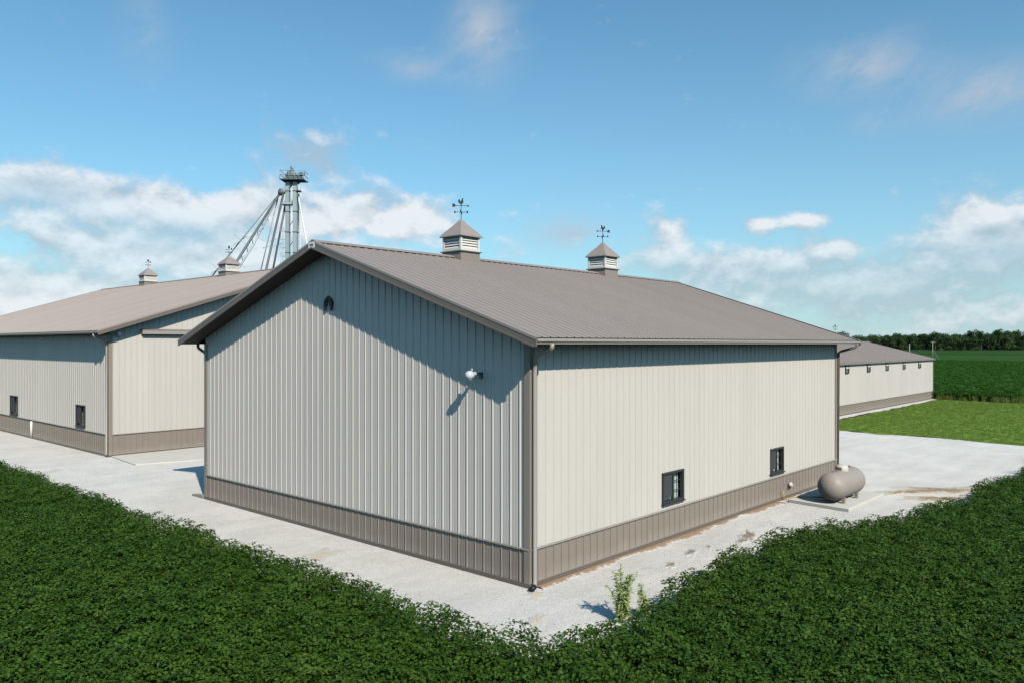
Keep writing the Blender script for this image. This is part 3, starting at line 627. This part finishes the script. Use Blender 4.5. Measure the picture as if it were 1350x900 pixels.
for z in np.arange(3.6, lp(384, 245).z, 2.4):
    m_ = MB(); m_.bar((lp(380, 0).x, 0, z), (lp(389, 0).x, 0, z + 1.1), .07, .07); m_.build('brace', 'galv_dark', gt)
zp = lp(0, 239).z
m_ = MB(); m_.box((lp(372, 0).x, -1.0, zp), (lp(403, 0).x, 1.0, zp + .10)); pf = m_.build('platform', 'galv_dark', gt)
m_ = MB(); m_.prism([(lp(379, 0).x, zp - .5), (lp(374, 0).x, zp - .002), (lp(399, 0).x, zp - .002), (lp(391, 0).x, zp - .5)], 1, -.12, .12); m_.build('platform_bracket', 'galv_dark', pf)
for yy in (-1, 1):
    for u in (372, 378, 384, 391, 397, 403):
        m_ = MB(); m_.tube([(lp(u, 0).x, yy, zp), (lp(u, 0).x, yy, zp + 1.05)], .035, 6); m_.build('rail_post', 'galv', pf)
    for h in (.55, 1.05): m_ = MB(); m_.tube([(lp(372, 0).x, yy, zp + h), (lp(403, 0).x, yy, zp + h)], .03, 6); m_.build('guard_rail', 'galv', pf)
for u in (372, 403):
    for h in (.55, 1.05): m_ = MB(); m_.tube([(lp(u, 0).x, -1, zp + h), (lp(u, 0).x, 1, zp + h)], .03, 6); m_.build('guard_rail', 'galv', pf)
m_ = MB(); m_.lathe([(0, -.4), (.48, -.4), (.48, .4), (0, .4)], 12, Matrix.Translation((lp(384.5, 0).x, 0, zp + .75)) @ Matrix.Rotation(R(90), 4, 'X')); m_.box((lp(384.5, 0).x - .62, -.45, zp + .1), (lp(384.5, 0).x + .62, .45, zp + .75)); m_.build('head_pulley_hood', 'galv_dark', gt)
m_ = MB(); m_.lathe([(0, 0), (.24, 0), (.24, .7), (.12, .75), (0, .75)], 14, Matrix.Translation((lp(394, 0).x, -.2, zp + .7)) @ Matrix.Rotation(R(80), 4, 'Y')); m_.build('drive_motor', 'galv_dark', gt)
m_ = MB(); m_.box((lp(390, 0).x, -.4, zp + .1), (lp(398, 0).x, .3, zp + .55)); m_.build('motor_mount', 'galv_dark', gt)
m_ = MB(); m_.bar((lp(383.5, 0).x, 0, zp + 1.0), (lp(383.5, 0).x, 0, zp + 1.75), .10, .10); m_.bar((lp(383, 0).x, 0, zp + 1.65), (lp(387.5, 0).x, 0, zp + 1.25), .12, .16); m_.build('hoist_davit', 'galv_dark', gt)
# distributor and chute
m_ = MB(); m_.bar(lp(383, 243), lp(372, 254), .5, .45); m_.build('chute', 'galv', gt)
a = lp(371, 254); m_ = MB(); m_.lathe([(.0, .4), (.28, .4), (.42, .12), (.42, -.12), (.2, -.35), (0, -.35)], 10, Matrix.Translation(a)); m_.build('distributor', 'galv_dark', gt)
m_ = MB(); m_.box((lp(372, 0).x, -.5, lp(0, 270.5).z), (lp(386, 0).x, .5, lp(0, 268).z)); m_.build('lower_collar', 'galv', gt)
m_ = MB(); m_.box((lp(392, 0).x, -.5, lp(0, 253).z), (lp(396.5, 0).x, .5, lp(0, 252).z)); rp = m_.build('rest_platform', 'galv_dark', gt)
for u in (392.3, 396.2): m_ = MB(); m_.tube([lp(u, 252, -.5), lp(u, 243, -.5)], .03, 6); m_.build('rail_post', 'galv', rp)
m_ = MB(); m_.box((lp(392, 0).x, -.3, lp(0, 261).z), (lp(394, 0).x, .3, lp(0, 256).z)); m_.build('side_spout_head', 'galv_dark', gt)
m_ = MB(); m_.box((lp(375, 0).x, .32, 0), (lp(375, 0).x + .04, .36, lp(0, 242).z)); m_.box((lp(371.6, 0).x, .32, 0), (lp(371.6, 0).x + .04, .36, lp(0, 300).z)) ; m_.build('ladder_rail', 'galv', gt)
for v in range(300, 345, 11):
    m_ = MB(); m_.tube([lp(370, v, .3), lp(370, v + 5, -.4), lp(374, v + 5, -.4), lp(376, v + 5, 0)], .03, 5); m_.build('ladder_cage', 'galv', gt)
def spout(p0, p1, r, mat, dy, ext=1.5):
    a = lp(*p0); b = lp(*p1, dy); d = b - a; e = a + d * ((a.z - 5.5) / (a.z - b.z))
    m_ = MB(); m_.tube([a, e], r, 10); return m_.build('spout', mat, gt), a, e
sp, a, e = spout((366, 257), (283, 360), .085, 'galv', 6)
sp2, a2, e2 = spout((368, 257), (312, 345), .15, 'galv_dark', -4)
m_ = MB(); off = Vector((.45, 0, -.42)); m_.tube([a2.lerp(e2, .06) + off * .2, a2.lerp(e2, .35) + off, a2.lerp(e2, .98) + off], .10, 8); m_.build('truss_chord', 'galv', sp2)
for f in np.arange(.15, .95, .06): m_ = MB(); m_.bar(a2.lerp(e2, f), a2.lerp(e2, f + .03) + off, .06, .06); m_.build('truss_web', 'galv_dark', sp2)
for s_, (aa, ee) in ((sp, (a, e)), (sp2, (a2, e2))):
    for f in (.30, .5, .72, .9):
        c = aa.lerp(ee, f)
        for dx, dz in ((.9, .75), (.9, -.6)):
            m_ = MB(); m_.bar(c - Vector((dx, 0, -dz)), c + Vector((dx, 0, -dz)), .05, .05); m_.build('truss_arm', 'galv', s_)
s3, a3, e3 = spout((367, 259), (344, 356), .07, 'galv', 3)
s4, a4, e4 = spout((374, 254), (351, 355), .13, 'galv_dark', -3)
s5, a5, e5 = spout((379, 256), (360, 355), .12, 'galv_dark', 2)
for s_, aa, ee in ((s3, a3, e3), (s4, a4, e4), (s5, a5, e5)):
    for f in (.35, .6, .8):
        c = aa.lerp(ee, f); m_ = MB(); m_.bar(c + Vector((-.45, 0, -.2)), c + Vector((.5, 0, .15)), .05, .05); m_.build('truss_arm', 'galv', s_)
spout((393, 258), (395.5, 332), .09, 'white', 2); spout((393.5, 260), (404, 318), .10, 'white', -2)

# ------------------------------------------------------------------ poles in the far field
for (u, v0, v1, r, lab) in ((1229.6, 450, 474, .10, 'thin pale utility pole rising beyond the end of the low barn'), (1199, 453, 474, .14, 'short pale marker post rising above the low barn roof')):
    d = F * (CAM.z - .6) / (v1 - Y0); q = at(u, v1, d); h = (v1 - v0) / F * d
    pr = empty('utility_pole', (q.x, q.y, 0)); tag(pr, lab, 'pole')
    m_ = MB(); m_.tube([(0, 0, 0), (0, 0, .6 + h)], [r, r * .75], 8); m_.build('pole_shaft', 'pole', pr)
    if r < .12:
        m_ = MB(); m_.bar((-.35, .35, .45 + h), (.35, -.35, .45 + h), .08, .10); m_.build('cross_arm', 'pole', pr)
        m_ = MB(); m_.tube([(.05, -.05, h * .72), (1.1, -1.5, .1)], .03, 5); m_.build('guy_wire', 'galv', pr)

# ------------------------------------------------------------------ plants (prototypes live in collections of their own and are scattered)
def leaflet(m_, base, d, nrm, ln, wd, droop=.25):
    d = d.normalized(); s = d.cross(nrm).normalized(); n = s.cross(d)
    b = base; mid = b + d * ln * .48 - n * ln * .05; tip = b + d * ln - n * ln * droop
    l = b + d * ln * .42 + s * wd / 2 + n * wd * .10; r_ = b + d * ln * .42 - s * wd / 2 + n * wd * .10
    m_.add([b, l, tip, r_, mid], [(0, 4, 1), (0, 3, 4), (1, 4, 2), (4, 3, 2)])
def rand_dir(rg, tilt):
    a = rg.uniform(0, 6.283); tl = abs(rg.normal()) * tilt
    return Vector((math.sin(tl) * math.cos(a), math.sin(tl) * math.sin(a), math.cos(tl)))
def soy_plant(seed, ntri, ll, h, rad):
    rg = np.random.default_rng(seed); m_ = MB()
    for k in range(ntri):
        a = rg.uniform(0, 6.283); rr = rad * math.sqrt(rg.uniform(0, 1)); z = h * (1 - .28 * (rr / rad) ** 2) * rg.uniform(.62, 1.0) if k % 5 else h * rg.uniform(.2, .6)
        n = (rand_dir(rg, .42) + Vector((math.cos(a), math.sin(a), 0)) * .35 * rr / rad).normalized(); c = Vector((rr * math.cos(a), rr * math.sin(a), z))
        b = rg.uniform(0, 6.283)
        for j, o in enumerate((0, 1.75, -1.75)):
            d = Vector((math.cos(b + o), math.sin(b + o), 0)); d = d - n * d.dot(n); s = rg.uniform(.8, 1.15)
            leaflet(m_, c + d.normalized() * .012, d, n, ll * s, ll * s * .66, rg.uniform(.1, .4))
    return m_
def grass_tuft(seed, nb, h, spread, wd):
    rg = np.random.default_rng(seed); m_ = MB()
    for k in range(nb):
        a = rg.uniform(0, 6.283); rr = spread * math.sqrt(rg.uniform()); b = Vector((rr * math.cos(a), rr * math.sin(a), 0))
        le = rg.uniform(0, 6.283); hh = h * rg.uniform(.6, 1.1); ln = rg.uniform(.15, .6) * hh
        d = Vector((math.cos(le), math.sin(le), 0)); s = Vector((-d.y, d.x, 0)) * wd / 2
        m1_ = b + d * ln * .35 + Vector((0, 0, hh * .6)); tp = b + d * ln + Vector((0, 0, hh))
        m_.add([b - s, b + s, m1_ + s * .8, m1_ - s * .8, tp], [(0, 1, 2, 3), (3, 2, 4)])
    return m_
def stone(seed):
    rg = np.random.default_rng(seed); b = bmesh.new(); bmesh.ops.create_icosphere(b, subdivisions=1, radius=.5)
    for v in b.verts: v.co = Vector((v.co.x * 1.15, v.co.y * .9, v.co.z * .6)) * rg.uniform(.75, 1.2)
    m_ = MB(); m_.add([tuple(v.co) for v in b.verts], [tuple(v.index for v in f.verts) for f in b.faces]); b.free(); return m_
def protos(name, mbs, mat):
    c = bpy.data.collections.new(name)
    for i, m_ in enumerate(mbs):
        me = m_.mesh(name); me.materials.append(M[mat]); o = bpy.data.objects.new(name, me); c.objects.link(o)
    return c
def scatter(name, poly, z, coll, density, smin, smax, seed, label, cat, tilt=.08, spacing=0):
    o = sheet(name, poly, z, 'soil', 'stuff'); tag(o, label, cat)
    g = bpy.data.node_groups.new(name, 'GeometryNodeTree'); g.interface.new_socket('Geometry', in_out='INPUT', socket_type='NodeSocketGeometry'); g.interface.new_socket('Geometry', in_out='OUTPUT', socket_type='NodeSocketGeometry')
    N = g.nodes; Lk = g.links; gi = N.new('NodeGroupInput'); go = N.new('NodeGroupOutput')
    dp = N.new('GeometryNodeDistributePointsOnFaces'); dp.inputs['Density'].default_value = density
    if spacing:
        dp.distribute_method = 'POISSON'; dp.inputs['Distance Min'].default_value = spacing; dp.inputs['Density Max'].default_value = density
    dp.inputs['Seed'].default_value = seed
    ci = N.new('GeometryNodeCollectionInfo'); ci.inputs['Collection'].default_value = coll; ci.inputs['Separate Children'].default_value = True; ci.inputs['Reset Children'].default_value = True
    ip = N.new('GeometryNodeInstanceOnPoints'); ip.inputs['Pick Instance'].default_value = True
    rr = N.new('FunctionNodeRandomValue'); rr.data_type = 'FLOAT_VECTOR'; rr.inputs[0].default_value = (-tilt, -tilt, 0); rr.inputs[1].default_value = (tilt, tilt, 6.283)
    rs = N.new('FunctionNodeRandomValue'); rs.data_type = 'FLOAT'; rs.inputs[2].default_value = smin; rs.inputs[3].default_value = smax; rs.inputs['Seed'].default_value = 5
    Lk.new(gi.outputs[0], dp.inputs[0]); Lk.new(dp.outputs['Points'], ip.inputs['Points']); Lk.new(ci.outputs[0], ip.inputs['Instance'])
    Lk.new(rr.outputs[0], ip.inputs['Rotation']); Lk.new(rs.outputs[1], ip.inputs['Scale']); Lk.new(ip.outputs[0], go.inputs[0])
    md = o.modifiers.new('scatter', 'NODES'); md.node_group = g
    return o
soy_c = protos('soybean_plant', [soy_plant(100 + k, 115, .064, .70, .35) for k in range(7)], 'soy')
scatter('soybean_crop', SOY, .014, soy_c, 40, .93, 1.07, 1, 'dense dark green soybean crop round the gravel yard', 'crop', spacing=.215)
soyf_c = protos('far_soybean_plant', [soy_plant(200 + k, 30, .13, .75, .42) for k in range(4)], 'soyfar')
scatter('soybean_rows', [(58.6, -8), (58.6, 12), (90, 24), (190, 66), (190, 8), (90, -4)], .016, soyf_c, 6.5, .92, 1.08, 2, 'dark green soybean plants beyond the lawn', 'crop')
gr_c = protos('grass_tuft', [grass_tuft(300 + k, 16, .075, .09, .010) for k in range(4)], 'grass')
scatter('lawn_grass', [(29.3, -8), (29.3, -3), (30.2, 5.2), (34, 6.9), (57.2, 7.4), (56.6, -8)], .014, gr_c, 34, .6, 1.2, 3, 'short mown grass of the lawn', 'grass')
wg_c = protos('tall_grass', [grass_tuft(400 + k, 22, .55, .22, .024) for k in range(4)], 'weedgrass')
scatter('weedy_verge', [(56.7, -14), (57.5, 7.4), (59.4, 8.2), (60.0, -14)], .013, wg_c, 4.5, .55, 1.1, 4, 'yellowing tall grass between the lawn and the soybeans', 'grass')
scatter('field_edge_weeds', [(17.6, -5.2), (18.6, -4.5), (21.5, -4.6), (27, -5.0), (27, -5.8), (20, -5.6)], .013, protos('weed_tuft', [grass_tuft(450 + k, 20, .85, .20, .03) for k in range(3)], 'weedgrass'), 4.0, .5, 1.1, 6, 'straggling yellow green weeds where the soybeans meet the gravel', 'weeds')
st_c = protos('gravel_stone', [stone(500 + k) for k in range(5)], 'stone')
scatter('loose_gravel', [(-3.4, -3.4), (3, -3.2), (8, -4.3), (11, -4.6), (10.3, -2.2), (10.2, -.35), (-.05, -.35), (-.05, 13.6), (1.1, 15), (1.1, 22), (-3.4, 22)], .002, st_c, 60, .012, .034, 7, 'loose pale crushed stones over the yard by the barn', 'gravel', tilt=.5)

# ------------------------------------------------------------------ tall weed at the edge of the crop
def weed(name, x, y, h, seed, label, nst=5):
    rt = empty(name, (x, y, 0)); tag(rt, label, 'weed'); rg = np.random.default_rng(seed)
    for k in range(nst):
        a = rg.uniform(0, 6.283); le = rg.uniform(.08, .34) * h; hh = h * (1 if k == 0 else rg.uniform(.55, .9)); le = le if k else .05
        pts = [Vector((math.cos(a) * le * f * f + .02 * math.cos(a), math.sin(a) * le * f * f + .02 * math.sin(a), hh * f)) for f in (0, .3, .6, .85, 1)]
        m_ = MB(); m_.tube(pts, [.009, .008, .006, .004, .002], 5); m_.build('stem', 'weed', rt)
        lf = MB()
        for q in range(85):
            f = rg.uniform(.12, 1); i = min(3, int(f * 4)); c = Vector((math.cos(a) * le * f * f + .02 * math.cos(a), math.sin(a) * le * f * f + .02 * math.sin(a), hh * f))
            b = rg.uniform(0, 6.283); d = Vector((math.cos(b), math.sin(b), rg.uniform(-.1, .8))); n = Vector((0, 0, 1)) + Vector((rg.normal(), rg.normal(), 0)) * .4
            ln = rg.uniform(.08, .16) * (1.15 - .6 * f); leaflet(lf, c, d, n, ln, ln * .30, .3)
        o = lf.build('foliage', 'weed', rt, fix=False)
weed('tall_weed', -.32, -2.22, .95, 1, 'tall pale yellow green weed rising from the crop edge near the barn corner', 11)
weed('tall_weed', .1, -2.36, .55, 2, 'low sparse yellow weed beside the tall pale one', 3)

# ------------------------------------------------------------------ the wood on the skyline
def tree_proto(seed, h, rad, mat):
    rg = np.random.default_rng(seed); rt = empty('broadleaf_tree')
    tk_ = MB(); tk_.tube([(0, 0, 0), (.05, 0, h * .2), (.1, .1, h * .45), (.1, .15, h * .75)], [.26, .20, .14, .05], 7)
    for k in range(6):
        a = rg.uniform(0, 6.283); z0 = h * rg.uniform(.25, .55); tk_.tube([(.07, .05, z0), (math.cos(a) * rad * .4, math.sin(a) * rad * .4, z0 + h * .14), (math.cos(a) * rad * .75, math.sin(a) * rad * .75, z0 + h * .24)], [.10, .07, .03], 5)
    tk_.build('trunk', 'bark', rt)
    cl = [(Vector((0, 0, h * .62)), rad * .8, h * .3)]
    for k in range(15):
        a = rg.uniform(0, 6.283); rr = rad * rg.uniform(.35, .9); cl.append((Vector((rr * math.cos(a), rr * math.sin(a), h * rg.uniform(.14, .85))), rad * rg.uniform(.28, .48), h * rg.uniform(.09, .16)))
    cl.append((Vector((rg.normal() * .4, rg.normal() * .4, h * .87)), rad * .45, h * .13))
    m_ = MB(); vs = []; fs = []
    for c, rx, rz_ in cl:
        nn = int(230 * rx * rz_ / (rad * h * .1) * .35) + 90
        for q in range(nn):
            v = Vector(rg.normal(size=3)).normalized(); u = rg.uniform(.55, 1.05)
            c_ = c + Vector((v.x * rx * u, v.y * rx * u, v.z * rz_ * u)); s = rg.uniform(.16, .36)
            n = (v + Vector(rg.normal(size=3)) * .5).normalized(); t1 = n.orthogonal().normalized(); t1 = (Matrix.Rotation(rg.uniform(0, 6.28), 3, n) @ t1); t2 = n.cross(t1)
            k0 = len(vs); vs += [c_ - t1 * s, c_ - t2 * s * .7, c_ + t1 * s, c_ + t2 * s * .7]; fs.append((k0, k0 + 1, k0 + 2, k0 + 3))
    m_.add(vs, fs); m_.build('crown', mat, rt, fix=False)
    return rt
kinds = [tree_proto(600, 11.5, 4.2, 'tree'), tree_proto(601, 10.5, 4.6, 'tree'), tree_proto(602, 12.5, 3.8, 'tree'), tree_proto(603, 10.0, 4.0, 'treelight'), tree_proto(604, 11.0, 3.6, 'treelight')]
TL = ['dark broadleaf tree in the wood beyond the fields'] * 3 + ['paler green broadleaf tree in the wood beyond the fields'] * 2
used = set(); rg = np.random.default_rng(77)
for row in range(4):
    u = 1092 + row * 5
    while u < 1420:
        d = 462 + row * 6 + rg.uniform(-2.5, 2.5); q = at(u, Y0, d)
        k = int(rg.choice(5, p=[.27, .25, .2, .15, .13])); src = kinds[k]
        t_ = src if k not in used else copy_tree(src); used.add(k)
        t_.location = (q.x, q.y, 0); t_.rotation_euler.z = rg.uniform(0, 6.28); s = rg.uniform(.74, 1.06) * (1.06 if u > 1300 else .95 if u < 1180 else 1.0) * (1 + .02 * row)
        t_.scale = (s * rg.uniform(.9, 1.15), s * rg.uniform(.9, 1.15), s)
        tag(t_, TL[k], 'tree', 'trees of the far wood')
        u += rg.uniform(9, 16)
